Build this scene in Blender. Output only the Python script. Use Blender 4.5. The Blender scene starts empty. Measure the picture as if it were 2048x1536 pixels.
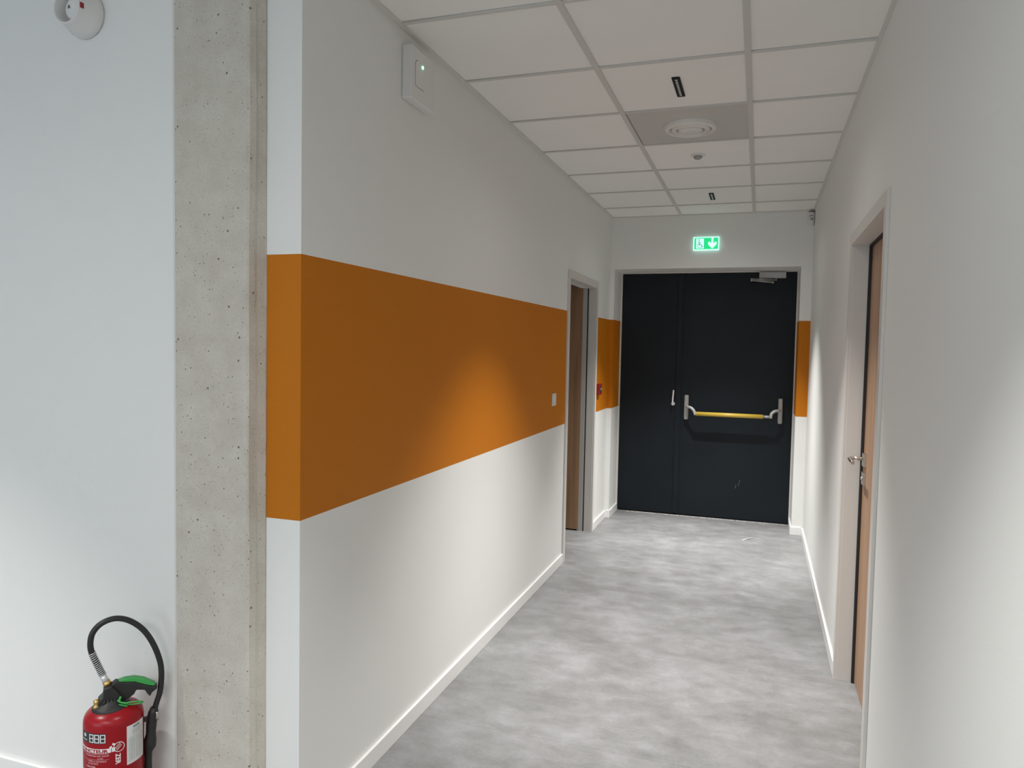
import bpy, bmesh, math, random
from mathutils import Vector, Matrix
random.seed(4)
S = bpy.context.scene
COL = S.collection
PI = math.pi

# ------------------------------------------------------------------ camera
cam_d = bpy.data.cameras.new('camera'); cam = bpy.data.objects.new('camera', cam_d); COL.objects.link(cam)
cam_d.sensor_width = 36; cam_d.sensor_fit = 'HORIZONTAL'; cam_d.lens = 1466.0 / 2048 * 36; cam_d.clip_start = 0.05
_r = Vector((0.9472556, 0.3199144, 0.0190135)); _d = Vector((0.0340652, -0.0415185, -0.9985568)); _f = Vector((-0.3186633, 0.9465363, -0.0502266))
cam.matrix_world = Matrix(((_r.x, -_d.x, -_f.x, 0), (_r.y, -_d.y, -_f.y, 0), (_r.z, -_d.z, -_f.z, 1.5095), (0, 0, 0, 1)))
S.camera = cam

# ------------------------------------------------------------------ world, lights, exposure
w = bpy.data.worlds.new('world'); S.world = w; w.use_nodes = True
w.node_tree.nodes['Background'].inputs[0].default_value = (0.62, 0.78, 1.0, 1); w.node_tree.nodes['Background'].inputs[1].default_value = 0.5
S.view_settings.view_transform = 'Standard'; S.view_settings.look = 'None'; S.view_settings.gamma = 1.0
S.view_settings.use_curve_mapping = False; S.view_settings.exposure = 0.05
S.cycles.use_denoising = True
S.cycles.max_bounces = 10; S.cycles.diffuse_bounces = 6; S.cycles.sample_clamp_indirect = 6


def area(name, loc, rot, sx, sy, power, color):
    l = bpy.data.lights.new(name, 'AREA'); l.shape = 'RECTANGLE'; l.size = sx; l.size_y = sy; l.energy = power; l.color = color
    o = bpy.data.objects.new(name, l); o.location = loc; o.rotation_euler = rot; COL.objects.link(o); return o


# daylight entering by the large windows of the hall behind the photographer
area('window_daylight', (-3.6, -4.30, 1.45), (PI / 2, 0, 0), 3.7, 1.9, 60, (0.76, 0.89, 1.0))
# unseen fill added over the hall to brighten the corridor walls and floor
area('hall_fill_light', (-0.9, -1.9, 2.64), (0, 0, 0), 1.8, 1.2, 68, (1.0, 0.98, 0.95))


def spot(name, loc, power, ang=80, blend=0.85, rad=0.015, color=(1.0, 0.985, 0.955)):
    l = bpy.data.lights.new(name, 'SPOT'); l.energy = power; l.spot_size = math.radians(ang); l.spot_blend = blend
    l.shadow_soft_size = rad; l.color = color
    o = bpy.data.objects.new(name, l); o.location = loc; COL.objects.link(o); return o


# ------------------------------------------------------------------ key planes of the corridor
H = 2.6606; XL = -1.2735; XR = 0.3844; Y0 = 1.838; YW = 1.785; YE = 6.450; YD = 6.820; ZT = 1.769; ZB = 0.983
SPOTS = [(-0.377, 3.333), (-0.377, 5.725), (-0.377, 0.94), (-2.75, 0.62)]
for i, (x, y) in enumerate(SPOTS):
    spot('downlight_beam', (x, y, H - 0.034), (262, 345, 190, 250)[i])
    spot('downlight_core', (x, y, H - 0.034), (235, 290, 20, 30)[i], 56, 1.0)
    spot('downlight_fill', (x, y, H - 0.034), 8, 160, 1.0, 0.015)  # wide weak fill added at each downlight in place of bounced light


# ------------------------------------------------------------------ materials
def mat(name, col, rough=0.5, metal=0.0, noise=None, bump=None, emit=None, spec=0.5, coat=0.0):
    m = bpy.data.materials.new(name); m.use_nodes = True; nt = m.node_tree; b = nt.nodes['Principled BSDF']
    b.inputs['Base Color'].default_value = (*col, 1); b.inputs['Roughness'].default_value = rough; b.inputs['Metallic'].default_value = metal
    b.inputs['Specular IOR Level'].default_value = spec; b.inputs['Coat Weight'].default_value = coat
    tc = nt.nodes.new('ShaderNodeTexCoord')
    if noise:
        sc, amt = noise; n = nt.nodes.new('ShaderNodeTexNoise'); n.inputs['Scale'].default_value = sc; n.inputs['Detail'].default_value = 5
        nt.links.new(tc.outputs['Object'], n.inputs['Vector'])
        r = nt.nodes.new('ShaderNodeValToRGB'); r.color_ramp.elements[0].position = 0.3; r.color_ramp.elements[1].position = 0.7
        r.color_ramp.elements[0].color = (*[c * (1 - amt) for c in col], 1); r.color_ramp.elements[1].color = (*[min(1, c * (1 + amt)) for c in col], 1)
        nt.links.new(n.outputs['Fac'], r.inputs['Fac']); nt.links.new(r.outputs['Color'], b.inputs['Base Color'])
    if bump:
        sc, st = bump; n = nt.nodes.new('ShaderNodeTexNoise'); n.inputs['Scale'].default_value = sc; n.inputs['Detail'].default_value = 3
        nt.links.new(tc.outputs['Object'], n.inputs['Vector']); bp = nt.nodes.new('ShaderNodeBump'); bp.inputs['Strength'].default_value = st
        bp.inputs['Distance'].default_value = 0.002; nt.links.new(n.outputs['Fac'], bp.inputs['Height']); nt.links.new(bp.outputs['Normal'], b.inputs['Normal'])
    if emit:
        b.inputs['Emission Color'].default_value = (*emit[0], 1); b.inputs['Emission Strength'].default_value = emit[1]
    return m


def nodes_of(m): return m.node_tree, m.node_tree.nodes['Principled BSDF'], [n for n in m.node_tree.nodes if n.type == 'TEX_COORD'][0]


M = {}
M['wall'] = mat('white wall paint', (0.76, 0.765, 0.745), 0.55, bump=(420, 0.12), noise=(0.9, 0.012))
M['orange'] = mat('ochre wall paint', (0.50, 0.155, 0.001), 0.62, spec=0.25, bump=(420, 0.12), noise=(1.1, 0.02))
M['tile'] = mat('mineral ceiling tile', (0.87, 0.86, 0.835), 0.9, bump=(900, 0.25), noise=(3, 0.012))
M['grid'] = mat('ceiling grid enamel', (0.62, 0.61, 0.58), 0.5)
M['angle'] = mat('wall angle enamel', (0.66, 0.65, 0.62), 0.5)
M['void'] = mat('black cavity', (0.006, 0.006, 0.006), 0.8)
M['skirt'] = mat('gloss white skirting', (0.80, 0.80, 0.79), 0.28)
M['frame'] = mat('white lacquered frame', (0.63, 0.605, 0.57), 0.42)
M['diffuser'] = mat('diffuser plate lacquer', (0.56, 0.55, 0.52), 0.5)
M['diffuser_light'] = mat('diffuser ring lacquer', (0.72, 0.71, 0.68), 0.4)
M['plastic'] = mat('white plastic', (0.72, 0.715, 0.705), 0.4)
M['greyplastic'] = mat('grey lens plastic', (0.33, 0.32, 0.31), 0.35)
M['dark_door'] = mat('anthracite door lacquer', (0.0115, 0.0150, 0.0185), 0.38, noise=(2.2, 0.10), spec=0.14)
M['seal'] = mat('black rubber seal', (0.012, 0.010, 0.010), 0.6)
M['bright'] = mat('bright spring wire', (0.75, 0.75, 0.76), 0.35, 0.6)
M['steel'] = mat('satin steel', (0.60, 0.57, 0.53), 0.30, 1.0)
M['alu'] = mat('grey aluminium lacquer', (0.34, 0.34, 0.33), 0.42, 0.35)
M['stile'] = mat('pale grey door edge', (0.50, 0.49, 0.47), 0.4)
M['closer'] = mat('silver closer lacquer', (0.44, 0.44, 0.425), 0.45, 0.1)
M['yellow'] = mat('yellow bar lacquer', (0.56, 0.39, 0.055), 0.38)
M['red'] = mat('fire red lacquer', (0.29, 0.003, 0.009), 0.30, spec=0.35)
M['redplastic'] = mat('red plastic', (0.30, 0.010, 0.014), 0.4)
M['black'] = mat('black rubber', (0.016, 0.015, 0.016), 0.42)
M['blackplastic'] = mat('black plastic', (0.018, 0.018, 0.018), 0.5, bump=(200, 0.2))
M['green'] = mat('green plastic', (0.045, 0.36, 0.075), 0.4)
M['brass'] = mat('brass', (0.66, 0.45, 0.16), 0.3, 1.0)
M['white'] = mat('white print', (0.78, 0.76, 0.76), 0.5)
M['label'] = mat('label paper', (0.70, 0.71, 0.70), 0.55)
M['ink'] = mat('dark ink', (0.03, 0.035, 0.04), 0.6)
M['paleink'] = mat('pale ink', (0.22, 0.25, 0.25), 0.6)
M['pink'] = mat('pale print', (0.70, 0.42, 0.44), 0.5)
M['panelblack'] = mat('dark print panel', (0.030, 0.038, 0.036), 0.5)
M['led'] = mat('green led', (0.1, 0.8, 0.3), 0.4, emit=((0.15, 1.0, 0.42), 6.0))
M['cell'] = mat('lamp cells', (0.7, 0.7, 0.68), 0.3, emit=((1.0, 0.97, 0.92), 0.05))
M['sign_green'] = mat('lit green sign', (0.0, 0.5, 0.2), 0.4, emit=((0.012, 0.62, 0.20), 0.95))
M['sign_white'] = mat('lit white sign', (0.7, 0.9, 0.85), 0.4, emit=((0.52, 1.0, 0.84), 0.92))
M['sign_ink'] = mat('sign pictogram green', (0.0, 0.25, 0.16), 0.4, emit=((0.01, 0.22, 0.17), 0.8))
M['tape'] = mat('pale tape', (0.36, 0.36, 0.36), 0.3)
M['threshold'] = mat('dusty threshold', (0.42, 0.41, 0.40), 0.6, noise=(60, 0.7))
M['roomwall'] = mat('side room paint', (0.60, 0.59, 0.57), 0.7)


def wood(name, base, dark):
    m = mat(name, base, 0.42); nt, b, tc = nodes_of(m)
    mp = nt.nodes.new('ShaderNodeMapping'); mp.inputs['Scale'].default_value = (38, 38, 1.1); nt.links.new(tc.outputs['Object'], mp.inputs['Vector'])
    n = nt.nodes.new('ShaderNodeTexNoise'); n.inputs['Scale'].default_value = 1.0; n.inputs['Detail'].default_value = 7; n.inputs['Distortion'].default_value = 0.8
    nt.links.new(mp.outputs['Vector'], n.inputs['Vector'])
    r = nt.nodes.new('ShaderNodeValToRGB'); r.color_ramp.elements[0].position = 0.35; r.color_ramp.elements[1].position = 0.62
    r.color_ramp.elements[0].color = (*dark, 1); r.color_ramp.elements[1].color = (*base, 1)
    nt.links.new(n.outputs['Fac'], r.inputs['Fac']); nt.links.new(r.outputs['Color'], b.inputs['Base Color'])
    return m


M['wood'] = wood('oak veneer', (0.385, 0.228, 0.130), (0.290, 0.165, 0.092))


def floor_mat():
    m = mat('cloudy grey vinyl', (0.34, 0.34, 0.335), 0.46); nt, b, tc = nodes_of(m); L = nt.links.new
    def noise(scale, detail, sx, sy, rough=0.55, dist=0.0, off=(0, 0, 0)):
        mp = nt.nodes.new('ShaderNodeMapping'); mp.inputs['Scale'].default_value = (sx, sy, 1); mp.inputs['Location'].default_value = off; L(tc.outputs['Object'], mp.inputs['Vector'])
        n = nt.nodes.new('ShaderNodeTexNoise'); n.inputs['Scale'].default_value = scale; n.inputs['Detail'].default_value = detail
        n.inputs['Roughness'].default_value = rough; n.inputs['Distortion'].default_value = dist; L(mp.outputs['Vector'], n.inputs['Vector']); return n
    a = noise(2.3, 3, 1.0, 1.1, 0.5, 0.1, (3.1, 1.7, 0)); c = noise(7, 8, 1.0, 1.5, 0.65, 0.2); f = noise(60, 8, 1, 1.6, 0.7)
    def math_(op, x, y):
        q = nt.nodes.new('ShaderNodeMath'); q.operation = op
        for i, v in enumerate((x, y)):
            if isinstance(v, (int, float)): q.inputs[i].default_value = v
            else: L(v, q.inputs[i])
        return q.outputs[0]
    s = math_('ADD', math_('ADD', math_('MULTIPLY', a.outputs['Fac'], 0.36), math_('MULTIPLY', c.outputs['Fac'], 0.42)), math_('MULTIPLY', f.outputs['Fac'], 0.22))
    # faint seams between the vinyl sheets laid across the corridor
    sep = nt.nodes.new('ShaderNodeSeparateXYZ'); L(tc.outputs['Object'], sep.inputs[0])
    fr = math_('FRACT', math_('MULTIPLY', math_('ADD', sep.outputs['Y'], 0.1), 1 / 0.92), 0)
    seam = math_('MULTIPLY', math_('LESS_THAN', fr, 0.006), 0.05)
    s = math_('SUBTRACT', s, seam)
    r = nt.nodes.new('ShaderNodeValToRGB'); e = r.color_ramp.elements
    e[0].position = 0.33; e[0].color = (0.132, 0.132, 0.130, 1); e[1].position = 0.66; e[1].color = (0.292, 0.294, 0.302, 1)
    k = e.new(0.5); k.color = (0.205, 0.206, 0.207, 1)
    L(s, r.inputs['Fac']); L(r.outputs['Color'], b.inputs['Base Color'])
    rr = nt.nodes.new('ShaderNodeMapRange'); rr.inputs['To Min'].default_value = 0.38; rr.inputs['To Max'].default_value = 0.52; L(c.outputs['Fac'], rr.inputs['Value']); L(rr.outputs['Result'], b.inputs['Roughness'])
    bp = nt.nodes.new('ShaderNodeBump'); bp.inputs['Strength'].default_value = 0.15; bp.inputs['Distance'].default_value = 0.001
    L(f.outputs['Fac'], bp.inputs['Height']); L(bp.outputs['Normal'], b.inputs['Normal'])
    return m


M['floor'] = floor_mat()


def concrete_mat():
    m = mat('cast concrete', (0.42, 0.39, 0.34), 0.8); nt, b, tc = nodes_of(m); L = nt.links.new
    n = nt.nodes.new('ShaderNodeTexNoise'); n.inputs['Scale'].default_value = 9; n.inputs['Detail'].default_value = 8; n.inputs['Roughness'].default_value = 0.62; L(tc.outputs['Object'], n.inputs['Vector'])
    r = nt.nodes.new('ShaderNodeValToRGB'); e = r.color_ramp.elements; e[0].position = 0.3; e[0].color = (0.485, 0.445, 0.385, 1); e[1].position = 0.7; e[1].color = (0.59, 0.56, 0.50, 1)
    L(n.outputs['Fac'], r.inputs['Fac'])
    # fine grain
    g = nt.nodes.new('ShaderNodeTexNoise'); g.inputs['Scale'].default_value = 160; g.inputs['Detail'].default_value = 3; L(tc.outputs['Object'], g.inputs['Vector'])
    mg = nt.nodes.new('ShaderNodeMapRange'); mg.inputs['From Min'].default_value = 0.3; mg.inputs['From Max'].default_value = 0.7; mg.inputs['To Min'].default_value = 0.93; mg.inputs['To Max'].default_value = 1.05; L(g.outputs['Fac'], mg.inputs['Value'])
    mx = nt.nodes.new('ShaderNodeMix'); mx.data_type = 'RGBA'; mx.blend_type = 'MULTIPLY'; mx.inputs['Factor'].default_value = 1
    L(r.outputs['Color'], mx.inputs['A']); L(mg.outputs['Result'], mx.inputs['B'])
    # blowholes: sparse pits of varied size
    prev = mx.outputs['Result']; pits = None
    for sc, thr, keep in ((27, 0.115, 0.74), (58, 0.15, 0.76), (120, 0.19, 0.80)):
        v = nt.nodes.new('ShaderNodeTexVoronoi'); v.inputs['Scale'].default_value = sc; L(tc.outputs['Object'], v.inputs['Vector'])
        lt = nt.nodes.new('ShaderNodeMapRange'); lt.inputs['From Min'].default_value = thr * 0.5; lt.inputs['From Max'].default_value = thr; lt.inputs['To Min'].default_value = 1; lt.inputs['To Max'].default_value = 0
        L(v.outputs['Distance'], lt.inputs['Value'])
        sp = nt.nodes.new('ShaderNodeSeparateColor'); L(v.outputs['Color'], sp.inputs[0])
        gt = nt.nodes.new('ShaderNodeMath'); gt.operation = 'GREATER_THAN'; gt.inputs[1].default_value = keep; L(sp.outputs[0], gt.inputs[0])
        mu = nt.nodes.new('ShaderNodeMath'); mu.operation = 'MULTIPLY'; L(lt.outputs['Result'], mu.inputs[0]); L(gt.outputs[0], mu.inputs[1])
        m2 = nt.nodes.new('ShaderNodeMix'); m2.data_type = 'RGBA'; L(mu.outputs[0], m2.inputs['Factor']); L(prev, m2.inputs['A']); m2.inputs['B'].default_value = (0.17, 0.155, 0.13, 1)
        prev = m2.outputs['Result']
        if pits is None: pits = mu.outputs[0]
        else:
            ad = nt.nodes.new('ShaderNodeMath'); ad.operation = 'MAXIMUM'; L(pits, ad.inputs[0]); L(mu.outputs[0], ad.inputs[1]); pits = ad.outputs[0]
    L(prev, b.inputs['Base Color'])
    bp = nt.nodes.new('ShaderNodeBump'); bp.invert = True; bp.inputs['Strength'].default_value = 0.6; bp.inputs['Distance'].default_value = 0.003; L(pits, bp.inputs['Height']); L(bp.outputs['Normal'], b.inputs['Normal'])
    return m


M['concrete'] = concrete_mat()


# ------------------------------------------------------------------ mesh helpers
class MB:
    def __init__(s): s.bm = bmesh.new()

    def box(s, x0, x1, y0, y1, z0, z1, mi=0):
        v = [s.bm.verts.new(p) for p in ((x0, y0, z0), (x1, y0, z0), (x1, y1, z0), (x0, y1, z0), (x0, y0, z1), (x1, y0, z1), (x1, y1, z1), (x0, y1, z1))]
        for q in ((3, 2, 1, 0), (4, 5, 6, 7), (0, 1, 5, 4), (1, 2, 6, 5), (2, 3, 7, 6), (3, 0, 4, 7)):
            s.bm.faces.new([v[i] for i in q]).material_index = mi
        return s

    def bands(s, x0, x1, y0, y1, z0, z1):   # a wall block: paint stripe between ZB and ZT is material 1
        cuts = [z0] + [z for z in (ZB, ZT) if z0 < z < z1] + [z1]
        for a, b in zip(cuts, cuts[1:]):
            s.box(x0, x1, y0, y1, a, b, 1 if (a >= ZB - 1e-6 and b <= ZT + 1e-6) else 0)
        return s

    def poly(s, pts, mi=0):
        f = s.bm.faces.new([s.bm.verts.new(p) for p in pts]); f.material_index = mi; return s

    def prism(s, pts, axis, a, b, mi=0):
        def P(p, c):
            return {0: (c, p[0], p[1]), 1: (p[0], c, p[1]), 2: (p[0], p[1], c)}[axis]
        A = [s.bm.verts.new(P(p, a)) for p in pts]; B = [s.bm.verts.new(P(p, b)) for p in pts]; n = len(pts)
        fs = [s.bm.faces.new(A), s.bm.faces.new(B[::-1])] + [s.bm.faces.new((A[(i + 1) % n], A[i], B[i], B[(i + 1) % n])) for i in range(n)]
        for f in fs: f.material_index = mi
        return s

    def lathe(s, prof, c=(0, 0, 0), axis='z', n=40, mi=0, cap=True):
        rings = []
        for r, h in prof:
            ring = []
            for i in range(n):
                t = 2 * PI * i / n; x, y = r * math.cos(t), r * math.sin(t)
                p = {'z': (x, y, h), 'y': (x, h, y), 'x': (h, x, y)}[axis]
                ring.append(s.bm.verts.new((p[0] + c[0], p[1] + c[1], p[2] + c[2])))
            rings.append(ring)
        for a, b in zip(rings, rings[1:]):
            for i in range(n):
                f = s.bm.faces.new((a[i], a[(i + 1) % n], b[(i + 1) % n], b[i])); f.material_index = mi; f.smooth = True
        if cap:
            for q in (rings[0][::-1], rings[-1]): s.bm.faces.new(q).material_index = mi
        return s

    def tube(s, pts, rad, n=14, mi=0, closed=False, flat=1.0):
        pts = [Vector(p) for p in pts]; m = len(pts); rad = rad if isinstance(rad, (list, tuple)) else [rad] * m
        rings = []; up = None
        for i, p in enumerate(pts):
            t = (pts[(i + 1) % m] - pts[i - 1]) if closed else (pts[min(i + 1, m - 1)] - pts[max(i - 1, 0)])
            t.normalize()
            if up is None: up = Vector((0, 1, 0)) if abs(t.y) < 0.8 else Vector((0, 0, 1))
            u = (up - t * up.dot(t)).normalized(); up = u; v = t.cross(u)
            rings.append([s.bm.verts.new(p + u * rad[i] * flat * math.cos(2 * PI * k / n) + v * rad[i] * math.sin(2 * PI * k / n)) for k in range(n)])
        pr = list(zip(rings, rings[1:])) + ([(rings[-1], rings[0])] if closed else [])
        for a, b in pr:
            for k in range(n):
                f = s.bm.faces.new((a[k], a[(k + 1) % n], b[(k + 1) % n], b[k])); f.material_index = mi; f.smooth = True
        if not closed:
            for q in (rings[0][::-1], rings[-1]): s.bm.faces.new(q).material_index = mi
        return s

    def mapped(s, verts, faces, fn, mi=0):
        v = [s.bm.verts.new(fn(*p)) for p in verts]
        for f in faces:
            try: s.bm.faces.new([v[i] for i in f]).material_index = mi
            except ValueError: pass
        return s

    def build(s, name, mats, parent=None, bevel=0, seg=2, smooth=False):
        bmesh.ops.recalc_face_normals(s.bm, faces=s.bm.faces)
        me = bpy.data.meshes.new(name); s.bm.to_mesh(me); s.bm.free()
        for m in (mats if isinstance(mats, (list, tuple)) else [mats]): me.materials.append(M[m])
        if smooth:
            for p in me.polygons: p.use_smooth = True
        o = bpy.data.objects.new(name, me); COL.objects.link(o)
        if parent: o.parent = parent
        if bevel:
            b = o.modifiers.new('bevel', 'BEVEL'); b.width = bevel; b.segments = seg; b.limit_method = 'ANGLE'; b.angle_limit = 0.7; b.harden_normals = False
        return o


def empty(name, loc, rz=0):
    o = bpy.data.objects.new(name, None); o.location = loc; o.rotation_euler = (0, 0, rz); o.empty_display_size = 0.05; COL.objects.link(o); return o


def tag(o, label, cat=None, group=None, kind=None):
    o['label'] = label
    if cat: o['category'] = cat
    if group: o['group'] = group
    if kind: o['kind'] = kind
    return o


def struct(o, label, cat): return tag(o, label, cat, kind='structure')


def spline(pts, n=8):
    P = [Vector(p) for p in pts]; P = [P[0] * 2 - P[1]] + P + [P[-1] * 2 - P[-2]]; out = []
    for i in range(1, len(P) - 2):
        for k in range(n):
            t = k / n; a, b, c, d = P[i - 1:i + 3]
            out.append(0.5 * ((2 * b) + (c - a) * t + (2 * a - 5 * b + 4 * c - d) * t * t + (3 * b - a - 3 * c + d) * t ** 3))
    out.append(P[-2]); return out


def text_geo(s, size, align='LEFT', bold=0.0):
    c = bpy.data.curves.new('glyphs', 'FONT'); c.body = s; c.size = size; c.align_x = align; c.offset = bold; c.resolution_u = 3
    o = bpy.data.objects.new('glyphs', c); COL.objects.link(o); bpy.context.view_layer.update()
    me = bpy.data.meshes.new_from_object(o.evaluated_get(bpy.context.evaluated_depsgraph_get()))
    v = [tuple(x.co) for x in me.vertices]; f = [tuple(p.vertices) for p in me.polygons]
    bpy.data.objects.remove(o); bpy.data.curves.remove(c); bpy.data.meshes.remove(me); return v, f


# ================================================================== THE SETTING
struct(MB().box(-6.2, 1.3, -4.6, 7.2, -0.08, 0).build('floor', 'floor'), 'cloudy grey vinyl corridor floor', 'floor')

# ---- ceiling: tiles in an exposed grid
T1, T2, YC = -0.6768, -0.0823, 2.4222; HB = 0.012
xb = [-6.1] + [T1 - 0.5945 * k for k in range(9, 0, -1)] + [T1, T2, XR]
yb = [YC + 0.6 * k for k in range(-11, 7)] + [YE]
c = MB(); c.box(-6.2, 1.3, -4.6, 7.2, H + 0.02, H + 0.10, 1)
for i in range(len(xb) - 1):
    for j in range(len(yb) - 1):
        x0, x1, y0, y1 = xb[i] + HB, xb[i + 1] - HB, yb[j] + HB, yb[j + 1] - HB
        if x1 < XL - 0.2 and y1 > Y0 + 0.15: continue
        if i >= len(xb) - 4 and False: continue
        if xb[i] == T1 and abs(yb[j] - (YC + 1.2)) < 0.01: continue          # the diffuser plate fills this bay
        if x1 - x0 < 0.03: continue
        c.box(x0, x1, y0, y1, H + 0.005, H + 0.014, 0)
ceil = c.build('ceiling', ['tile', 'grid']); struct(ceil, 'suspended ceiling of white mineral tiles in a pale grid', 'ceiling')
g = MB()
for x in xb[1:-1]: g.box(x - HB, x + HB, -4.5, YE if x > XL else Y0 - 0.06, H - 0.001, H + 0.03)
for y in yb[:-1]: g.box((-6.1 if y < Y0 - 0.1 else XL), XR, y - HB * 0.75, y + HB * 0.75, H - 0.0003, H + 0.028)
g.build('ceiling_grid', 'grid', ceil)

def angle_trim(name, x0, x1, y0, y1, label):
    o = MB().box(x0, x1, y0, y1, H - 0.004, H + 0.02).build(name, 'angle'); struct(o, label, 'ceiling trim'); return o
angle_trim('trim_1', XL, XL + 0.021, Y0, YE - 0.001, 'pale metal wall angle where ceiling meets the left wall')
angle_trim('trim_2', XR - 0.014, XR, -4.4, YE - 0.001, 'pale metal wall angle where ceiling meets the right wall')
MBt = MB().box(XL + 0.022, XR - 0.015, YE - 0.010, YE, H - 0.003, H + 0.02); struct(MBt.build('trim_3', 'angle'), 'thin metal wall angle above the exit door wall', 'ceiling trim')

# ---- left corridor wall, with the door opening
LO0, LO1, LZ = 5.000, 5.885, 2.000; XLB = -1.392
m = MB()
m.bands(XLB, XL, Y0, LO0, 0, H + 0.02); m.bands(XLB, XL, LO1, 7.0, 0, H + 0.02); m.box(XLB, XL, LO0, LO1, LZ, H + 0.02)
struct(m.build('wall_left', ['wall', 'orange']), 'white left corridor wall with a broad ochre stripe', 'wall')
# ---- right wall
RO0, RO1, RZ = 2.712, 3.635, 1.996; XRB = 0.56
m = MB()
m.box(XR, XRB, -4.6, RO0, 0, H + 0.02); m.box(XR, XRB, RO1, 7.0, 0, H + 0.02); m.box(XR, XRB, RO0, RO1, RZ, H + 0.02)
struct(m.build('wall_right', ['wall']), 'plain white right corridor wall', 'wall')
# ---- end wall with the deep recess of the exit door
DX0, DX1, DZ = -1.235, 0.297, 2.212
m = MB()
m.bands(XL + 0.0005, DX0, YE, YD + 0.1, 0, H + 0.02); m.bands(DX1, XR - 0.0005, YE, YD + 0.1, 0, H + 0.02); m.box(DX0, DX1, YE, YD + 0.1, DZ, H + 0.02)
m.box(XL, XR, YD + 0.12, YD + 0.25, 0, H + 0.02)
struct(m.build('wall_end', ['wall', 'orange']), 'white end wall around the recessed double door, ochre stripe on its edges', 'wall')
# ---- wall left of the column, column, hall shell
struct(MB().box(-6.2, -1.684, YW, YW + 0.18, 0, H + 0.02).build('wall_front', ['wall']), 'white wall left of the concrete column', 'wall')
struct(MB().box(-6.4, -6.2, -4.6, YW + 0.18, 0, H + 0.02).build('wall_far_left', ['wall']), 'white far side wall of the hall', 'wall')
m = MB(); m.box(-6.4, -5.5, -4.7, -4.5, 0, H); m.box(-0.7, XRB, -4.7, -4.5, 0, H); m.box(-5.5, -0.7, -4.7, -4.5, 0, 0.4); m.box(-5.5, -0.7, -4.7, -4.5, 2.5, H)
struct(m.build('wall_back', ['wall']), 'white hall wall with a wide window behind the viewer', 'wall')
m = MB()
for x in (-5.5, -3.92, -2.34, -0.76): m.box(x, x + 0.06, -4.64, -4.56, 0.4, 2.5)
m.box(-5.5, -0.7, -4.64, -4.56, 0.4, 0.46); m.box(-5.5, -0.7, -4.64, -4.56, 2.44, 2.5)
struct(m.build('window_1', ['frame']), 'wide white framed window of the hall', 'window')

# side room behind the left door (unlit)
m = MB(); m.box(-4.0, -3.9, 3.6, 7.1, 0, H); m.box(-3.9, XLB, 7.0, 7.1, 0, H); m.box(-3.9, XLB, 3.5, 3.6, 0, H); m.box(-3.9, XLB, 3.6, 7.0, H - 0.02, H + 0.015)
struct(m.build('wall_side_room', ['roomwall']), 'walls of the unlit room behind the left door', 'wall')

# concrete column: slightly uneven cast edge on its right side
CX0, CX1 = -1.6835, -1.416
cm = MB(); rows = 70; rings = []
for k in range(rows + 1):
    z = H * k / rows
    w1 = 0.0028 * math.sin(z * 3.1 + 0.4) + 0.0018 * math.sin(z * 9.7); w2 = 0.0016 * math.sin(z * 5.3 + 2) + random.uniform(-.0006, .0006)
    step = 0.004 if z > 1.60 else 0.0
    ring = [(CX0, YW + 0.17), (CX0, YW + 0.001), (CX0 + 0.006, YW - 0.003), (CX1 - 0.004, YW - 0.003), (CX1 + 0.003 + w1 * 0.5, YW + 0.001),
            (CX1 + 0.010 + w1, YW + 0.018), (CX1 + 0.0125 + w1 * .6 - step * .6, YW + 0.028), (-1.3935 + w2 - step * .4, Y0 - 0.004), (-1.3925, Y0 + 0.002), (-1.3925, YW + 0.17)]
    rings.append([cm.bm.verts.new((x, y, z)) for x, y in ring])
for a, b in zip(rings, rings[1:]):
    n = len(a)
    for i in range(n): cm.bm.faces.new((a[i], a[(i + 1) % n], b[(i + 1) % n], b[i]))
cm.bm.faces.new(rings[0][::-1]); cm.bm.faces.new(rings[-1])
col = cm.build('wall_column', 'concrete'); struct(col, 'bare cast concrete column standing between the two white walls', 'column')
struct(MB().box(CX0 - 0.004, CX0 + 0.003, YW - 0.001, YW + 0.004, 0.07, H).build('trim_4', 'angle'), 'thin joint line on the left edge of the concrete column', 'joint')

# ---- skirting boards
SK, SH = 0.012, 0.066
def skirt(name, boxes, label):
    m = MB()
    for b in boxes: m.box(*b)
    struct(m.build(name, 'skirt', bevel=0.0018, seg=2), label, 'skirting board')
skirt('baseboard_left', [(XL, XL + SK, Y0 - SK, LO0 - 0.06, 0, SH), (-1.3915, XL + SK - 0.0002, Y0 - SK, Y0, 0, SH)], 'white skirting along the left wall up to the open door')
skirt('baseboard_left_end', [(XL, XL + SK, LO1 + 0.04, YE, 0, SH), (XL, DX0 + SK, YE - SK, YE - 0.0001, 0, SH), (DX0, DX0 + SK, YE - SK + 0.0002, YD - 0.03, 0, SH)], 'short white skirting between the left door and the exit door')
skirt('baseboard_right', [(XR - SK, XR, RO1 + 0.05, YE, 0, SH), (DX1 - SK, XR, YE - SK, YE - 0.0001, 0, SH), (DX1 - SK, DX1, YE - SK + 0.0002, YD - 0.03, 0, SH)], 'white skirting from the right door to the exit door')
skirt('baseboard_right_near', [(XR - SK, XR, -4.45, RO0 - 0.052, 0, SH)], 'white skirting on the right wall nearest the viewer')
skirt('baseboard_front', [(-6.2, CX0 - 0.006, YW - SK, YW, 0, SH)], 'white skirting under the wall by the fire extinguisher')

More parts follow.
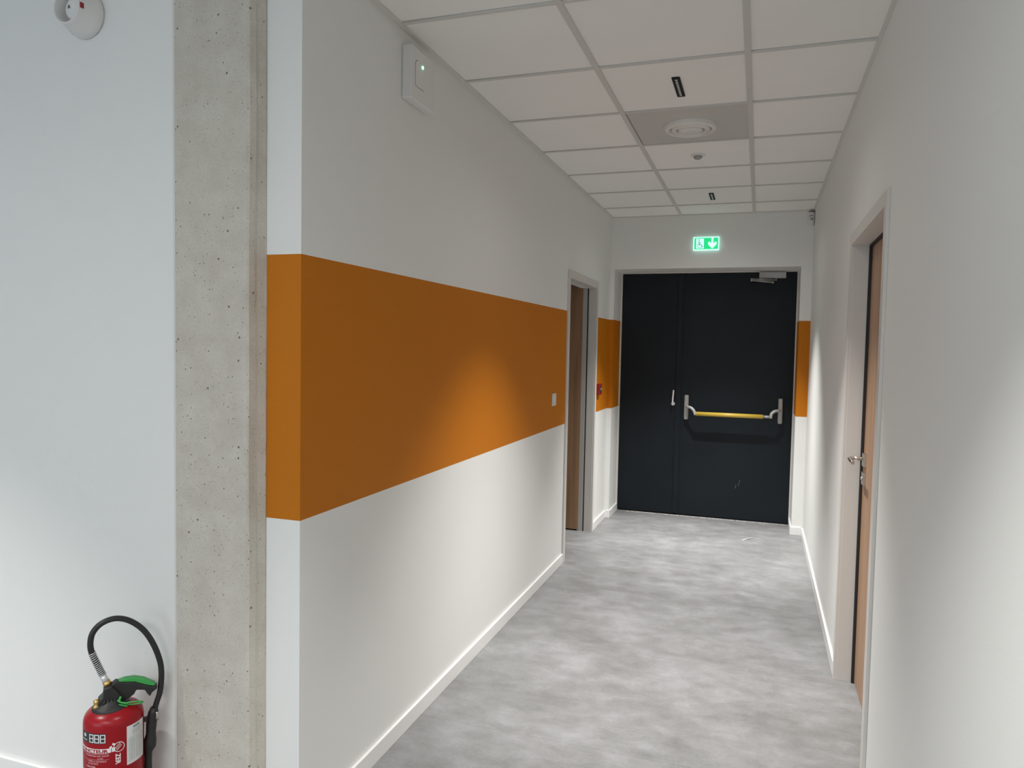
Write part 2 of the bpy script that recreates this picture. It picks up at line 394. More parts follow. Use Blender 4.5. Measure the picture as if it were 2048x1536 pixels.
# ================================================================== DOORS
# door_1: anthracite double door
d = empty('door_1', ((DX0 + DX1) / 2, YD, 0)); struct(d, 'anthracite double emergency exit door with yellow panic bar', 'door')
def put(m, name, mats, parent, base, **k):      # geometry given in world coordinates, stored relative to its thing's base
    for v in m.bm.verts: v.co -= Vector(base)
    return m.build(name, mats, parent, **k)
B = tuple(d.location); XS = -0.684
f = MB(); t = 0.011
f.box(DX0, DX0 + t, YD - 0.030, YD + 0.08, 0, DZ); f.box(DX1 - t, DX1, YD - 0.030, YD + 0.08, 0, DZ); f.box(DX0 + t, DX1 - t, YD - 0.030, YD + 0.08, DZ - 0.007, DZ)
put(f, 'door_frame', 'frame', d, B)
m = MB(); m.box(DX0 + t + 0.003, XS - 0.004, YD - 0.012, YD + 0.045, 0.012, DZ - 0.009)
leafL = put(m, 'narrow_leaf', 'dark_door', d, B, bevel=0.002)
m = MB(); m.box(XS + 0.004, DX1 - t - 0.003, YD - 0.012, YD + 0.045, 0.012, DZ - 0.009)
for (x, z, dx, dz) in ((-0.135, 0.335, .004, .03), (-0.128, 0.36, .012, .002), (-0.165, 0.285, .003, .035), (-0.143, 0.31, .002, .022)):
    m.poly([(x, YD - 0.0126, z), (x + 0.0016, YD - 0.0126, z), (x + dx + 0.0012, YD - 0.0126, z + dz), (x + dx, YD - 0.0126, z + dz)], 1)
leafR = put(m, 'wide_leaf', ['dark_door', 'alu'], d, B)
m = MB(); m.box(XS - 0.030, XS + 0.018, YD - 0.026, YD - 0.0125, 0.02, DZ - 0.02)
put(m, 'astragal_strip', 'dark_door', d, B, bevel=0.002)
m = MB(); m.box(DX0 + t, DX1 - t, YD + 0.012, YD + 0.04, 0.0, 0.011); put(m, 'bottom_seal', 'seal', d, B)
m = MB(); m.box(DX0 + 0.1, DX1 - 0.03, YD - 0.045, YD - 0.030, 0.0, 0.003); put(m, 'threshold', 'threshold', d, B)
# lever on the narrow leaf
hl = MB(); x = -0.735; y = YD - 0.012
hl.lathe([(0.0165, y - 0.010), (0.018, y - 0.006), (0.018, y)], (x, 0, 1.022), 'y', 28)
hl.tube([(x, y - 0.004, 1.022), (x, y - 0.034, 1.022)], 0.009)
hl.tube(spline([(x, y - 0.040, 1.012), (x, y - 0.044, 1.04), (x + 0.002, y - 0.044, 1.09), (x + 0.006, y - 0.040, 1.148)]), 0.0085)
tag(put(hl, 'handle', 'bright', d, B), 'small pale metal lever handle pointing upward')
# panic bar
pb = MB(); yb_ = YD - 0.012
for x in (-0.613, 0.187): pb.box(x - 0.019, x + 0.019, yb_ - 0.042, yb_, 0.885, 1.108)
bar = put(pb, 'panic_bar', 'alu', d, B, bevel=0.010, seg=3); tag(bar, 'panic bar housings in brushed grey metal')
by = YD - 0.135
def rel(m, name, mats, **k): return put(m, name, mats, bar, B, **k)
rel(MB().tube([(-0.520, by, 0.949), (0.046, by, 0.949)], 0.0185, 20), 'push_bar', 'yellow')['label'] = 'yellow push bar'
a = MB(); a.tube([(0.044, by, 0.949), (0.112, by, 0.949)], 0.0125, 16)
rel(a, 'bar_end', 'alu')
for sx, xa, xc in ((1, -0.606, -0.524), (-1, 0.181, 0.108)):
    a = MB(); a.tube(spline([(xa, yb_ - 0.040, 1.003), (xa + sx * 0.012, by + 0.035, 1.004), (xa + sx * 0.040, by + 0.006, 1.000), (xa + sx * 0.066, by, 0.978), (xc, by, 0.938)], 6), 0.0125, 14)
    rel(a, 'lever_arm', 'closer')
# closer
cb = MB(); cb.box(-0.026, 0.194, YD - 0.060, YD - 0.0125, 2.150, 2.202)
cl = put(cb, 'door_closer', 'closer', d, B, bevel=0.003); tag(cl, 'silver door closer body')
a = MB(); a.tube([(0.112, YD - 0.036, 2.152), (0.112, YD - 0.036, 2.128)], 0.010)
a.tube([(0.112, YD - 0.040, 2.134), (-0.088, YD - 0.10, 2.136)], 0.0085, flat=1.0)
a.tube([(-0.088, YD - 0.10, 2.128), (0.088, YD - 0.115, 2.107)], 0.0075); a.tube([(-0.088, YD - 0.10, 2.118), (-0.088, YD - 0.10, 2.146)], 0.010)
a.tube([(0.088, YD - 0.115, 2.098), (0.088, YD - 0.115, 2.115)], 0.009)
put(a, 'closer_arm', 'alu', cl, B)


def wood_door_frame(d, B, xw, sgn, y0, y1, zt, depth):
    # sgn: +1 when the corridor lies toward +x of the wall
    p = 0.011 * sgn; A = 0.052; j = sgn * -depth
    lo = lambda a, b: (min(a, b), max(a, b))
    f = MB(); X = lo(xw, xw + p)
    f.box(*X, y0 - A, y0, 0, zt + A); f.box(*X, y1, y1 + A * 0.85, 0, zt + A); f.box(*X, y0, y1, zt, zt + A)
    J = lo(xw, xw + j)
    f.box(*J, y0 - 0.001, y0 + 0.0012, 0, zt); f.box(*J, y1 - 0.0012, y1 + 0.001, 0, zt); f.box(*J, y0, y1, zt - 0.0012, zt + 0.001)
    return put(f, 'door_frame', 'frame', d, B, bevel=0.0015)


# door_2: wooden door on the left, standing open into the dark room
d = empty('door_2', (XL - 0.05, LO1, 0)); struct(d, 'wooden door standing open in the left wall', 'door'); B = tuple(d.location)
wood_door_frame(d, B, XL, 1, LO0, LO1, LZ, 0.060)
m = MB(); m.box(-2.22, -1.379, LO1 - 0.012, LO1 + 0.028, 0.012, 2.022); put(m, 'door_leaf', 'wood', d, B, bevel=0.001)
m = MB(); m.box(-1.3785, -1.343, LO1 - 0.011, LO1 - 0.0005, 0.0, 1.998); put(m, 'hinge_stile', 'stile', d, B)
m = MB(); m.box(-1.343, -1.3338, LO1 - 0.006, LO1 - 0.0005, 0.0, 1.998); put(m, 'door_seal', 'seal', d, B)

# door_3: closed wooden door on the right
d = empty('door_3', (XR + 0.07, (RO0 + RO1) / 2, 0)); struct(d, 'closed wooden door in the right wall with steel lever', 'door'); B = tuple(d.location)
wood_door_frame(d, B, XR, -1, RO0, RO1, RZ, 0.064)
m = MB(); m.box(0.4605, 0.500, RO0 + 0.004, RO1 - 0.003, 0.008, RZ - 0.003); leaf = put(m, 'door_leaf', 'wood', d, B, bevel=0.001)
m = MB(); m.box(0.4485, 0.4600, RO1 - 0.0125, RO1 - 0.0015, 0.0, RZ); m.box(0.4485, 0.4600, RO0 + 0.001, RO1 - 0.013, RZ - 0.010, RZ - 0.001)
put(m, 'door_seal', 'seal', d, B)
hx = 0.4600; hy = 3.560
h = MB()
h.box(hx - 0.011, hx, hy - 0.025, hy + 0.025, 1.012, 1.068)
h.tube([(hx - 0.008, hy, 1.045), (hx - 0.056, hy, 1.045)], 0.0078, 18)
h.tube(spline([(hx - 0.046, hy, 1.045), (hx - 0.062, hy - 0.004, 1.045), (hx - 0.067, hy - 0.022, 1.0445), (hx - 0.067, hy - 0.07, 1.043), (hx - 0.066, hy - 0.128, 1.042)], 6), 0.0080, 18)
put(h, 'handle', 'steel', leaf, B)['label'] = 'satin steel lever handle'
h = MB(); h.box(hx - 0.011, hx, hy - 0.025, hy + 0.025, 0.930, 0.985); h.lathe([(0.008, hx - 0.016), (0.008, hx - 0.010)], (0, hy, 0.957), 'x', 20)
put(h, 'lock_plate', 'steel', leaf, B)['label'] = 'steel lock plate below the handle'

# ================================================================== CEILING THINGS
def downlight(name, x, y, label, parts=True, group='linear downlights in the ceiling'):
    o = empty(name, (x, y, H + 0.005)); tag(o, label, 'ceiling light', group)
    L, W = 0.242, 0.0345
    MB().box(-W / 2, W / 2, -L / 2, L / 2, -0.006, -0.0015).build('housing', 'void', o, bevel=0.001)
    q = MB(); n = 10
    for k in range(n):
        yy = -L / 2 + 0.014 + (L - 0.028) * (k + 0.5) / n; q.box(-0.0045, 0.0045, yy - 0.0062, yy + 0.0062, -0.0068, -0.0058)
    q.build('lamp_cells', 'cell', o)
    q = MB()
    for k in range(n + 1):
        yy = -L / 2 + 0.014 + (L - 0.028) * k / n; q.box(-0.016, 0.016, yy - 0.0016, yy + 0.0016, -0.0075, -0.0055)
    for sx in (-1, 1): q.box(sx * 0.0064 - 0.001, sx * 0.0064 + 0.001, -L / 2 + 0.012, L / 2 - 0.012, -0.0078, -0.0055)
    q.build('louvre', 'blackplastic', o)
    return o
downlight('linear_downlight', -0.377, 3.333, 'black slot downlight in the tile just before the round air diffuser')
downlight('linear_downlight', -0.377, 5.725, 'black slot downlight near the exit door, the smaller looking one')
downlight('linear_downlight', -0.377, 0.94, 'black slot downlight above the viewer')
downlight('linear_downlight', -2.75, 0.62, 'black slot downlight of the hall, left of the viewer')

dx, dy = -0.3765, 3.924
o = empty('ceiling_air_diffuser', (dx, dy, H + 0.0)); tag(o, 'grey ceiling plate with a round white air diffuser', 'air diffuser')
MB().box(-0.285, 0.285, -0.2885, 0.2885, 0.004, 0.014).build('plate', 'diffuser', o)
def ring(profile, name, m_): return MB().lathe(profile, (0, 0, 0), 'z', 56, cap=False).build(name, m_, o)
ring([(0.105, -0.004), (0.108, -0.020), (0.116, -0.024), (0.131, -0.014), (0.134, 0.0037)], 'outer_ring', 'diffuser_light')
ring([(0.070, 0.002), (0.073, -0.020), (0.082, -0.026), (0.098, -0.014), (0.100, 0.002)], 'middle_ring', 'diffuser_light')
MB().lathe([(0.001, -0.028), (0.050, -0.028), (0.060, -0.024), (0.064, -0.010), (0.058, 0.003)], (0, 0, 0), 'z', 48).build('centre_disc', 'diffuser_light', o)
MB().lathe([(0.001, -0.0012), (0.106, -0.0012), (0.106, 0.0037)], (0, 0, 0), 'z', 40).build('air_opening', 'greyplastic', o)

o = empty('motion_detector', (-0.386, 4.517, H + 0.005)); tag(o, 'small round white motion detector on the ceiling behind the diffuser', 'motion detector')
MB().lathe([(0.043, -0.001), (0.043, -0.003), (0.038, -0.006), (0.026, -0.007)], (0, 0, 0), 'z', 40).build('base_ring', 'plastic', o)
MB().lathe([(0.027, -0.006), (0.0255, -0.014), (0.020, -0.021), (0.010, -0.0255), (0.001, -0.0265)], (0, 0, 0), 'z', 32).build('lens', 'greyplastic', o)['label'] = 'grey domed lens'

# corner detector at the top right of the end wall
o = empty('wall_detector', (0.360, YE, 2.59)); tag(o, 'small white detector high in the right corner of the end wall', 'detector')
m = MB(); m.prism([(-0.026, 0), (0.022, 0), (0.022, -0.038), (0.010, -0.052), (-0.014, -0.052), (-0.026, -0.040)], 2, -0.055, 0.050)
m.build('body', 'plastic', o, bevel=0.003)
m = MB(); m.tube(spline([(-0.020, -0.053, 0.012), (-0.010, -0.0545, 0.021), (0.0, -0.0545, 0.022), (0.008, -0.053, 0.019)], 5), 0.0022, 8); m.build('lens_rim', 'ink', o)
m = MB(); m.lathe([(0.012, -0.052), (0.012, -0.055), (0.006, -0.058), (0.001, -0.059)], (-0.002, 0, -0.006), 'y', 24); m.build('lens', 'greyplastic', o)
m = MB(); m.tube([(-0.022, -0.040, 0.0535), (-0.005, -0.048, 0.0545), (0.022, -0.036, 0.055)], 0.003, 8); m.build('bracket', 'ink', o)

# ================================================================== EXIT SIGN
o = empty('exit_sign', (-0.460, YE, 2.414)); tag(o, 'lit green exit sign with wheelchair symbol and down arrow above the dark door', 'exit sign')
W, HH = 0.2115, 0.1125
MB().box(-W / 2, W / 2, -0.026, -0.0005, -HH / 2, HH / 2).build('housing', 'sign_white', o, bevel=0.001)
yf = -0.0268
def R(m, x0, x1, z0, z1, mi=0, y=yf):      # fractions of the face, left to right and top to bottom
    X = lambda u: -W / 2 + W * u
    Z = lambda v: HH / 2 - HH * v
    return m.poly([(X(x0), y, Z(z0)), (X(x1), y, Z(z0)), (X(x1), y, Z(z1)), (X(x0), y, Z(z1))], mi)
m = MB(); R(m, 0.045, 0.965, 0.08, 0.93); m.build('green_face', 'sign_green', o)
m = MB(); R(m, 0.115, 0.415, 0.14, 0.87, y=yf - 0.0003)
X = lambda u: -W / 2 + W * u
Z = lambda v: HH / 2 - HH * v
y2 = yf - 0.0003
R(m, 0.700, 0.785, 0.07, 0.60, y=y2)
m.poly([(X(u), y2, Z(v)) for u, v in ((0.575, 0.44), (0.625, 0.36), (0.7425, 0.58), (0.7425, 0.90), (0.585, 0.60))]); m.poly([(X(u), y2, Z(v)) for u, v in ((0.910, 0.44), (0.860, 0.36), (0.7425, 0.58), (0.7425, 0.90), (0.900, 0.60))])
m.build('pictogram', 'sign_white', o)['label'] = 'white field and white down arrow'
m = MB(); y3 = yf - 0.0007
cx, cz, n = 0.255, 0.66, 22
for k in range(n):           # wheel: an open ring
    a0, a1 = [math.radians(118 + 262 * (k + q) / n) for q in (0, 1)]
    pt = lambda r, a: (X(cx) + r * math.cos(a), y3, Z(cz) + r * math.sin(a))
    m.poly([pt(0.0200, a0), pt(0.0200, a1), pt(0.0163, a1), pt(0.0163, a0)])
hp = [(X(0.222) + 0.0048 * math.cos(2 * PI * k / 12), y3, Z(0.225) + 0.0052 * math.sin(2 * PI * k / 12)) for k in range(12)]; m.poly(hp)
for pts in (((.212, .29), (.236, .29), (.243, .60), (.219, .62)), ((.225, .42), (.300, .44), (.300, .49), (.225, .47)), ((.225, .57), (.322, .57), (.322, .63), (.225, .63)), ((.312, .57), (.332, .60), (.365, .76), (.345, .78)), ((.345, .74), (.385, .70), (.388, .75), (.350, .79))):
    m.poly([(X(u), y3, Z(v)) for u, v in pts])
m.build('wheelchair_symbol', 'sign_ink', o)

# ================================================================== LEFT WALL THINGS
# white emergency unit
o = empty('emergency_light_unit', (XL, 2.555, 2.51)); tag(o, 'white wall unit with a green indicator high on the left wall', 'wall unit')
MB().box(0.0005, 0.040, -0.102, 0.102, -0.098, 0.094).build('case', 'plastic', o, bevel=0.004, seg=3)
m = MB(); yy0, yy1, zz0, zz1 = -0.072, 0.002, -0.046, 0.052; pts = []
for cyy, czz, a0 in ((yy1 - .02, zz1 - .02, 0), (yy0 + .02, zz1 - .02, 90), (yy0 + .004, zz0 + .004, 180), (yy1 - .004, zz0 + .004, 270)):
    rr = 0.02 if a0 < 100 else 0.004
    for k in range(5):
        a = math.radians(a0 + 22.5 * k); pts.append((cyy + rr * math.cos(a), czz + rr * math.sin(a)))
m.prism(pts, 0, 0.0395, 0.0402); m.build('panel_groove', 'ink', o)
c0, c1 = (yy0 + yy1) / 2, (zz0 + zz1) / 2
MB().prism([(c0 + (a - c0) * 0.955, c1 + (b - c1) * 0.97) for a, b in pts], 0, 0.0398, 0.0413).build('panel', 'plastic', o)
MB().lathe([(0.006, 0.0405), (0.0058, 0.043), (0.003, 0.0450), (0.0005, 0.0455)], (0, -0.014, 0.038), 'x', 20).build('indicator_lamp', 'led', o)['label'] = 'glowing green indicator lamp'

# light switch
o = empty('light_switch', (XL, 4.640, 1.171)); tag(o, 'white light switch on the ochre stripe beside the open wooden door', 'light switch')
MB().box(0.0003, 0.008, -0.041, 0.041, -0.041, 0.041).build('cover_plate', 'plastic', o, bevel=0.002)
m = MB(); m.box(0.0078, 0.0085, -0.031, 0.031, -0.031, 0.031); m.build('switch_gap', 'greyplastic', o)
m = MB(); m.prism([(0.0082, -0.029), (0.0115, -0.029), (0.0088, 0.029), (0.0082, 0.029)], 1, -0.029, 0.029); m.build('rocker', 'plastic', o)

# fire call point
o = empty('fire_call_point', (XL, 6.035, 1.172)); tag(o, 'red manual fire call point on the ochre stripe near the exit door', 'fire call point')
MB().box(0.0003, 0.026, -0.048, 0.046, -0.046, 0.047).build('case', 'redplastic', o, bevel=0.003)
MB().box(0.0255, 0.0285, -0.032, 0.031, -0.028, 0.031).build('front_pane', 'panelblack', o, bevel=0.001)
MB().box(0.0282, 0.0292, -0.020, 0.020, -0.006, 0.012).build('press_plate', 'greyplastic', o)

# alarm sounder on the wall left of the column
o = empty('alarm_sounder', (-2.018, YW, 2.511)); tag(o, 'round white alarm sounder marked A high on the wall left of the column', 'alarm sounder')
MB().lathe([(0.068, -0.0005), (0.070, -0.006), (0.0695, -0.020), (0.064, -0.034), (0.054, -0.056), (0.0515, -0.074), (0.0500, -0.077), (0.0470, -0.077), (0.0455, -0.074), (0.0440, -0.044), (0.043, -0.030)], (0, 0, 0), 'y', 64).build('body', 'plastic', o)
MB().lathe([(0.0325, -0.029), (0.0325, -0.051), (0.0310, -0.054), (0.027, -0.0555), (0.001, -0.0565)], (0.004, 0, 0.002), 'y', 48).build('horn_disc', 'plastic', o)
v, f = text_geo('A', 0.015, 'CENTER', 0.0004)
MB().mapped(v, f, lambda a, b, c: (-0.010 + a, -0.0572, 0.003 + b)).build('letter', 'ink', o)['label'] = 'black letter A'
m = MB(); q = [(0.0516 * math.cos(t), 0.0516 * math.sin(t)) for t in (-0.16, -0.08, 0.0, 0.08, 0.16)]
for (xa, za), (xb2, zb2) in zip(q, q[1:]): m.poly([(xa + .0010, -0.0725, za), (xb2 + .0010, -0.0725, zb2), (xb2 * 1.032 + .0010, -0.060, zb2 * 1.032), (xa * 1.032 + .0010, -0.060, za * 1.032)])
m.build('flash_window', 'redplastic', o)['label'] = 'small red window'

# ================================================================== FIRE EXTINGUISHER
RB = 0.0806
e = empty('fire_extinguisher', (-1.7898, 1.650, 0), math.atan2(0.73523, 0.67781)); tag(e, 'red fire extinguisher with black hose standing on the floor beside the concrete column', 'fire extinguisher')
body = MB().lathe([(0.060, 0.0), (0.074, 0.004), (0.0806, 0.016), (0.0806, 0.380), (0.0803, 0.387), (0.0795, 0.3935), (0.0780, 0.3995), (0.0755, 0.405), (0.072, 0.410), (0.0675, 0.4145), (0.062, 0.4185), (0.056, 0.422), (0.044, 0.427), (0.030, 0.432), (0.022, 0.435)], (0, 0, 0), 'z', 72).build('body', 'red', e)
tag(body, 'glossy red cylinder')
def cyl(phi, z, off=0.0004): t = math.radians(phi); return (math.sin(t) * (RB + off), -math.cos(t) * (RB + off), z)
def cpatch(m, p0, p1, z0, z1, mi=0, off=0.0004, n=None):
    n = n or max(1, int(abs(p1 - p0) / 3))
    for k in range(n):
        a, b = p0 + (p1 - p0) * k / n, p0 + (p1 - p0) * (k + 1) / n; m.poly([cyl(a, z0, off), cyl(b, z0, off), cyl(b, z1, off), cyl(a, z1, off)], mi)
def cline(m, p0, za, p1, zb, w_, mi=0, off=0.0008):
    L_ = math.hypot(math.radians(p1 - p0) * RB, zb - za); nx, nz = -(zb - za) / L_ * w_ / 2, math.radians(p1 - p0) * RB / L_ * w_ / 2; dn = math.degrees(nx / RB)
    n = max(1, int(abs(p1 - p0) / 2.5))
    for k in range(n):
        a, b = k / n, (k + 1) / n; P = lambda t: (p0 + (p1 - p0) * t, za + (zb - za) * t)
        (pa, qa), (pb_, qb) = P(a), P(b)
        m.poly([cyl(pa - dn, qa - nz, off), cyl(pb_ - dn, qb - nz, off), cyl(pb_ + dn, qb + nz, off), cyl(pa + dn, qa + nz, off)], mi)
def ctext(m, s, phi, z, size, mi, vertical=False, bold=0.0, off=0.0007, align='LEFT', sx=1.0):
    v, f = text_geo(s, size, align, bold)
    if vertical: fn = lambda a, b, c: cyl(phi + math.degrees(b / RB), z - a, off)
    else: fn = lambda a, b, c: cyl(phi + math.degrees(a * sx / RB), z + b, off)
    m.mapped(v, f, fn, mi)
# black figure panel
m = MB(); cpatch(m, -76, -14.5, 0.3455, 0.3755)
for k in range(3):
    a = -49.0 + 12.0 * k; wd, z0, z1, zm = 8.6, 0.3495, 0.3715, 0.3605; tk = 0.0024
    for (pa, za, pb_, zb) in ((a, z0, a + wd, z0), (a, zm, a + wd, zm), (a, z1, a + wd, z1), (a, z0, a, z1), (a + wd, z0, a + wd, z1)):
        ex = 0.8 if za == zb else 0; cline(m, pa - ex, za, pb_ + ex, zb, tk, 1)
for k in range(14):
    a0, a1 = 2 * PI * k / 14, 2 * PI * (k + 1) / 14; P = lambda r, a: cyl(-64 + math.degrees(r * math.cos(a) / RB), 0.366 + r * math.sin(a), 0.0006)
    m.poly([P(0.0055, a0), P(0.0055, a1), P(0.0022, a1), P(0.0022, a0)], 1)
cline(m, -72, 0.3535, -57, 0.3525, 0.0022, 2)
m.build('figure_panel', ['panelblack', 'white', 'label'], body)['label'] = 'black panel with three white figure eights'
# EXTINCTEUR band, clock logo and small print
m = MB(); n = 14
for k in range(n):
    a, b = -88 + 78 * k / n, -88 + 78 * (k + 1) / n; fz = lambda p: 0.0045 * max(0, (-p - 55) / 33) ** 1.5
    m.poly([cyl(a, 0.3175 + fz(a) * .5), cyl(b, 0.3175 + fz(b) * .5), cyl(b, 0.3305 + fz(b)), cyl(a, 0.3305 + fz(a))])
m.poly([cyl(-10, .3175), cyl(2, 0.3195), cyl(2, 0.3315), cyl(-10, 0.3305)]); m.poly([cyl(-9, .3305), cyl(-3, 0.3315), cyl(-4, 0.3365), cyl(-7.5, 0.3365)])
ctext(m, 'EXTINCTEUR', -11.5, 0.3193, 0.0126, 1, bold=0.0005, align='RIGHT', sx=1.42)
for k in range(28):
    a0, a1 = 2 * PI * k / 28, 2 * PI * (k + 1) / 28; P = lambda r, a: cyl(9 + math.degrees(r * math.cos(a) / RB), 0.330 + r * math.sin(a), 0.0006)
    m.poly([P(0.0148, a0), P(0.0148, a1), P(0.0130, a1), P(0.0130, a0)])
m.poly([cyl(-4, 0.340), cyl(0.5, 0.3375), cyl(2.5, 0.3415), cyl(-2, 0.3455)])
for q in (-0.005, 0.0, 0.005): cline(m, 3.5 + q * 300, 0.3245 - q * .8, 12.5 + q * 300, 0.3385 - q * .8, 0.0013)
cline(m, -83, 0.3145, -9, 0.3145, 0.0008, 2)
ctext(m, 'PULVERISATEUR AVEC ADDITIF', -9, 0.3078, 0.0050, 2, align='RIGHT', bold=0.0001, sx=1.05)
ctext(m, '6 LITRES', -20, 0.3005, 0.0045, 2, align='RIGHT', bold=0.0001)
cline(m, -83, 0.2985, -9, 0.2985, 0.0006, 2)
ctext(m, '1 TIRER LA GOUPILLE', -14, 0.2915, 0.0058, 2, align='RIGHT', bold=0.0001, sx=1.1)
ctext(m, 'DE SECURITE', -30, 0.2845, 0.0058, 2, align='RIGHT', bold=0.0001)
ctext(m, '2 PERCUTER', -36, 0.2745, 0.0060, 2, align='RIGHT', bold=0.0002)
for k in range(8): cline(m, -80, 0.262 - 0.010 * k, -12 - 6 * (k % 3), 0.262 - 0.010 * k, 0.0022, 2)
m.build('name_band', ['white', 'red', 'pink'], body)['label'] = 'white band reading EXTINCTEUR with round logo and small print'
m = MB(); ctext(m, 'ZER', 3.0, 0.3105, 0.0175, 0, vertical=True, bold=0.0005); m.build('vertical_lettering', 'white', body)['label'] = 'white vertical letters'
# white instruction label
m = MB(); cpatch(m, 24, 70, 0.2660, 0.3815)
ctext(m, 'SAFE', 38, 0.3705, 0.0085, 1, bold=0.0003, sx=1.3)
for k in range(5): cline(m, 36, 0.3655 - 0.0034 * k, 62 - 4 * (k % 2), 0.3655 - 0.0034 * k, 0.0008, 2)
for k in range(11): cline(m, 26, 0.345 - 0.0068 * k, 68, 0.345 - 0.0068 * k, 0.0006, 2)
for p in (29, 35, 57): cline(m, p, 0.345, p, 0.271, 0.0006, 2)
for k in range(10):
    for p in (31, 38, 45, 51, 60): cline(m, p, 0.3416 - 0.0068 * k, p + random.uniform(1.5, 4), 0.3416 - 0.0068 * k, 0.0014, 2)
m.build('instruction_label', ['label', 'ink', 'paleink'], body)['label'] = 'white paper table label'

# valve head
m = MB()
m.lathe([(0.050, 0.414), (0.052, 0.420), (0.050, 0.428), (0.030, 0.438), (0.024, 0.446)], (-0.006, -0.004, 0), 'z', 40)
m.prism([(-0.040, 0.426), (0.012, 0.432), (0.020, 0.452), (0.010, 0.470), (-0.006, 0.488), (-0.026, 0.482), (-0.028, 0.458), (-0.041, 0.446)], 1, -0.024, 0.022)
m.build('valve_head', 'blackplastic', e, bevel=0.003)
for k in range(4): pass
m = MB()
for k in range(5): m.tube([(-0.030 + 0.009 * k, -0.0255, 0.430), (-0.022 + 0.009 * k, -0.0262, 0.450)], 0.0022, 8)
m.build('grip_ribs', 'black', e)
m = MB(); m.lathe([(0.0085, 0.425), (0.0095, 0.428), (0.0095, 0.435), (0.007, 0.438), (0.0085, 0.444), (0.0085, 0.450), (0.004, 0.4535)], (-0.044, -0.014, 0), 'z', 20)
m.build('brass_valve', 'brass', e)
# carrying handle (black) and green squeeze lever
m = MB(); m.prism([(-0.008, 0.486), (0.006, 0.496), (0.018, 0.491), (0.056, 0.484), (0.088, 0.468), (0.108, 0.460), (0.117, 0.462), (0.117, 0.452), (0.102, 0.442), (0.097, 0.431), (0.090, 0.440), (0.083, 0.454), (0.060, 0.459), (0.054, 0.447), (0.040, 0.438), (0.016, 0.434), (0.0, 0.45)], 1, -0.0135, 0.0135)
m.build('carrying_handle', 'blackplastic', e, bevel=0.003)
m = MB(); m.prism([(0.012, 0.4945), (0.030, 0.4985), (0.055, 0.4975), (0.082, 0.4880), (0.113, 0.4665), (0.108, 0.461), (0.088, 0.4685), (0.056, 0.4845), (0.018, 0.4915)], 1, -0.0115, 0.0115)
m.build('squeeze_lever', 'green', e, bevel=0.002)['label'] = 'green squeeze lever'
m = MB(); P = []
for k in range(28):
    t = 2 * PI * k / 28; P.append((0.053 + 0.0235 * math.cos(t), -0.036 + 0.008 * math.sin(t), 0.4315 - 0.0085 * math.sin(t + 0.5) * 1.0 + 0.002 * math.cos(t)))
m.tube(P, 0.0021, 10, closed=True)
m.tube(spline([(0.033, -0.038, 0.436), (0.018, -0.034, 0.440), (0.010, -0.030, 0.447)], 4), 0.0028, 8); m.tube(spline([(0.036, -0.038, 0.426), (0.020, -0.036, 0.432), (0.006, -0.030, 0.434)], 4), 0.0024, 8)
m.tube([(0.014, -0.031, 0.440), (0.018, -0.031, 0.456)], 0.003, 8)
m.build('safety_pin', 'green', e)['label'] = 'green ring safety pin'
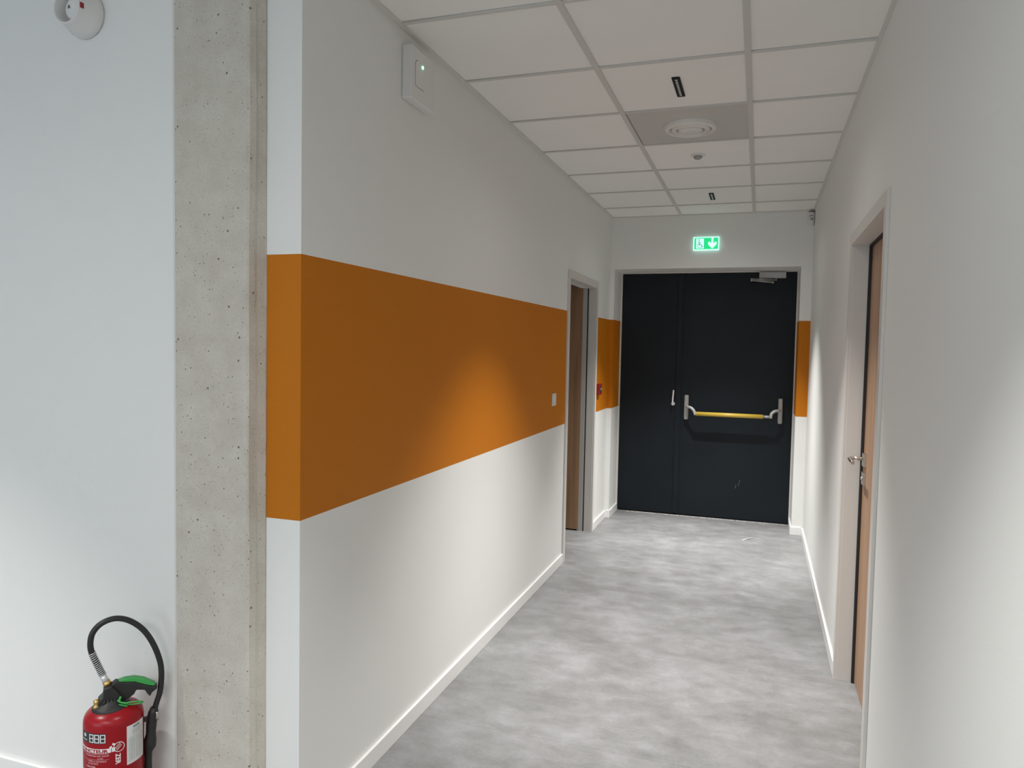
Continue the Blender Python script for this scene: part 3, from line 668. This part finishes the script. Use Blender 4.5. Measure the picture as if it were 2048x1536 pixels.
# hose
HP = [(-0.0155, 0, 0.488), (-0.0270, 0, 0.5155), (-0.0411, 0, 0.5507), (-0.0555, 0, 0.5911), (-0.0585, 0, 0.6214), (-0.0517, 0, 0.6501), (-0.0298, 0, 0.6734), (0.0052, 0, 0.6826), (0.0420, 0, 0.6705), (0.0779, 0, 0.6384), (0.1049, 0, 0.592), (0.1235, 0, 0.5372), (0.1290, 0, 0.494), (0.1255, 0, 0.4398), (0.1150, 0, 0.4024), (0.1070, 0, 0.373)]
hs = spline(HP, 8)
hose = MB().tube(hs, 0.0084, 18).build('hose', 'black', e)
m = MB(); P = []; seg = hs[8:25]
for k in range(14 * 16):      # wire coil round the hose root
    t = k / (14 * 16 - 1) * (len(seg) - 1.001); i = int(t); p = seg[i].lerp(seg[i + 1], t - i); tg = (seg[i + 1] - seg[i]).normalized(); u = Vector((0, 1, 0)); v_ = tg.cross(u); a = 2 * PI * k / 16
    P.append(p + (u * math.cos(a) + v_ * math.sin(a)) * 0.0098)
m.tube(P, 0.0013, 6); m.build('bend_spring', 'bright', hose)
MB().tube([hs[1], hs[9]], 0.0092, 18).build('ferrule', 'bright', hose)
MB().tube([hs[0] - Vector((-.003, 0, .006)), hs[3]], [0.0100, 0.0108], 18).build('hose_fitting', 'brass', hose)
# spray lance hanging at the side
LP = [(0.1085, 0, 0.390), (0.1065, 0, 0.376), (0.1055, 0, 0.372), (0.101, 0, 0.345), (0.099, 0, 0.310), (0.098, 0, 0.300), (0.097, 0, 0.290), (0.095, 0, 0.272), (0.092, 0, 0.258), (0.0915, 0, 0.240), (0.091, 0, 0.205), (0.090, 0, 0.120), (0.090, 0, 0.100)]
noz = MB().tube(LP, [0.010, 0.0145, 0.0148, 0.0150, 0.0140, 0.0158, 0.0178, 0.0182, 0.0120, 0.0105, 0.0105, 0.0135, 0.0140], 20).build('spray_lance', 'blackplastic', e)
MB().box(0.0795, 0.0975, -0.006, 0.006, 0.352, 0.364).build('lance_clip', 'black', e)
MB().tube([(0.1135, -0.006, 0.378), (0.1155, -0.006, 0.352)], 0.0062, 12).build('lance_ferrule', 'steel', noz)

# ================================================================== FLOOR SCRAP
m = MB()
pts = [(-0.095, 6.110, .0022), (-0.060, 6.150, .0030), (-0.005, 6.205, .0022), (0.004, 6.190, .0022), (-0.045, 6.128, .0032), (-0.075, 6.075, .0022)]
for (a, b, c2, d2) in ((0, 1, 4, 5), (1, 2, 3, 4)): m.poly([pts[i] for i in (a, b, c2, d2)])
o = m.build('tape_scrap', 'tape'); tag(o, 'small pale scrap of tape lying on the floor before the exit door', 'scrap')
sm = o.modifiers.new('thick', 'SOLIDIFY'); sm.thickness = 0.0022; sm.offset = -1
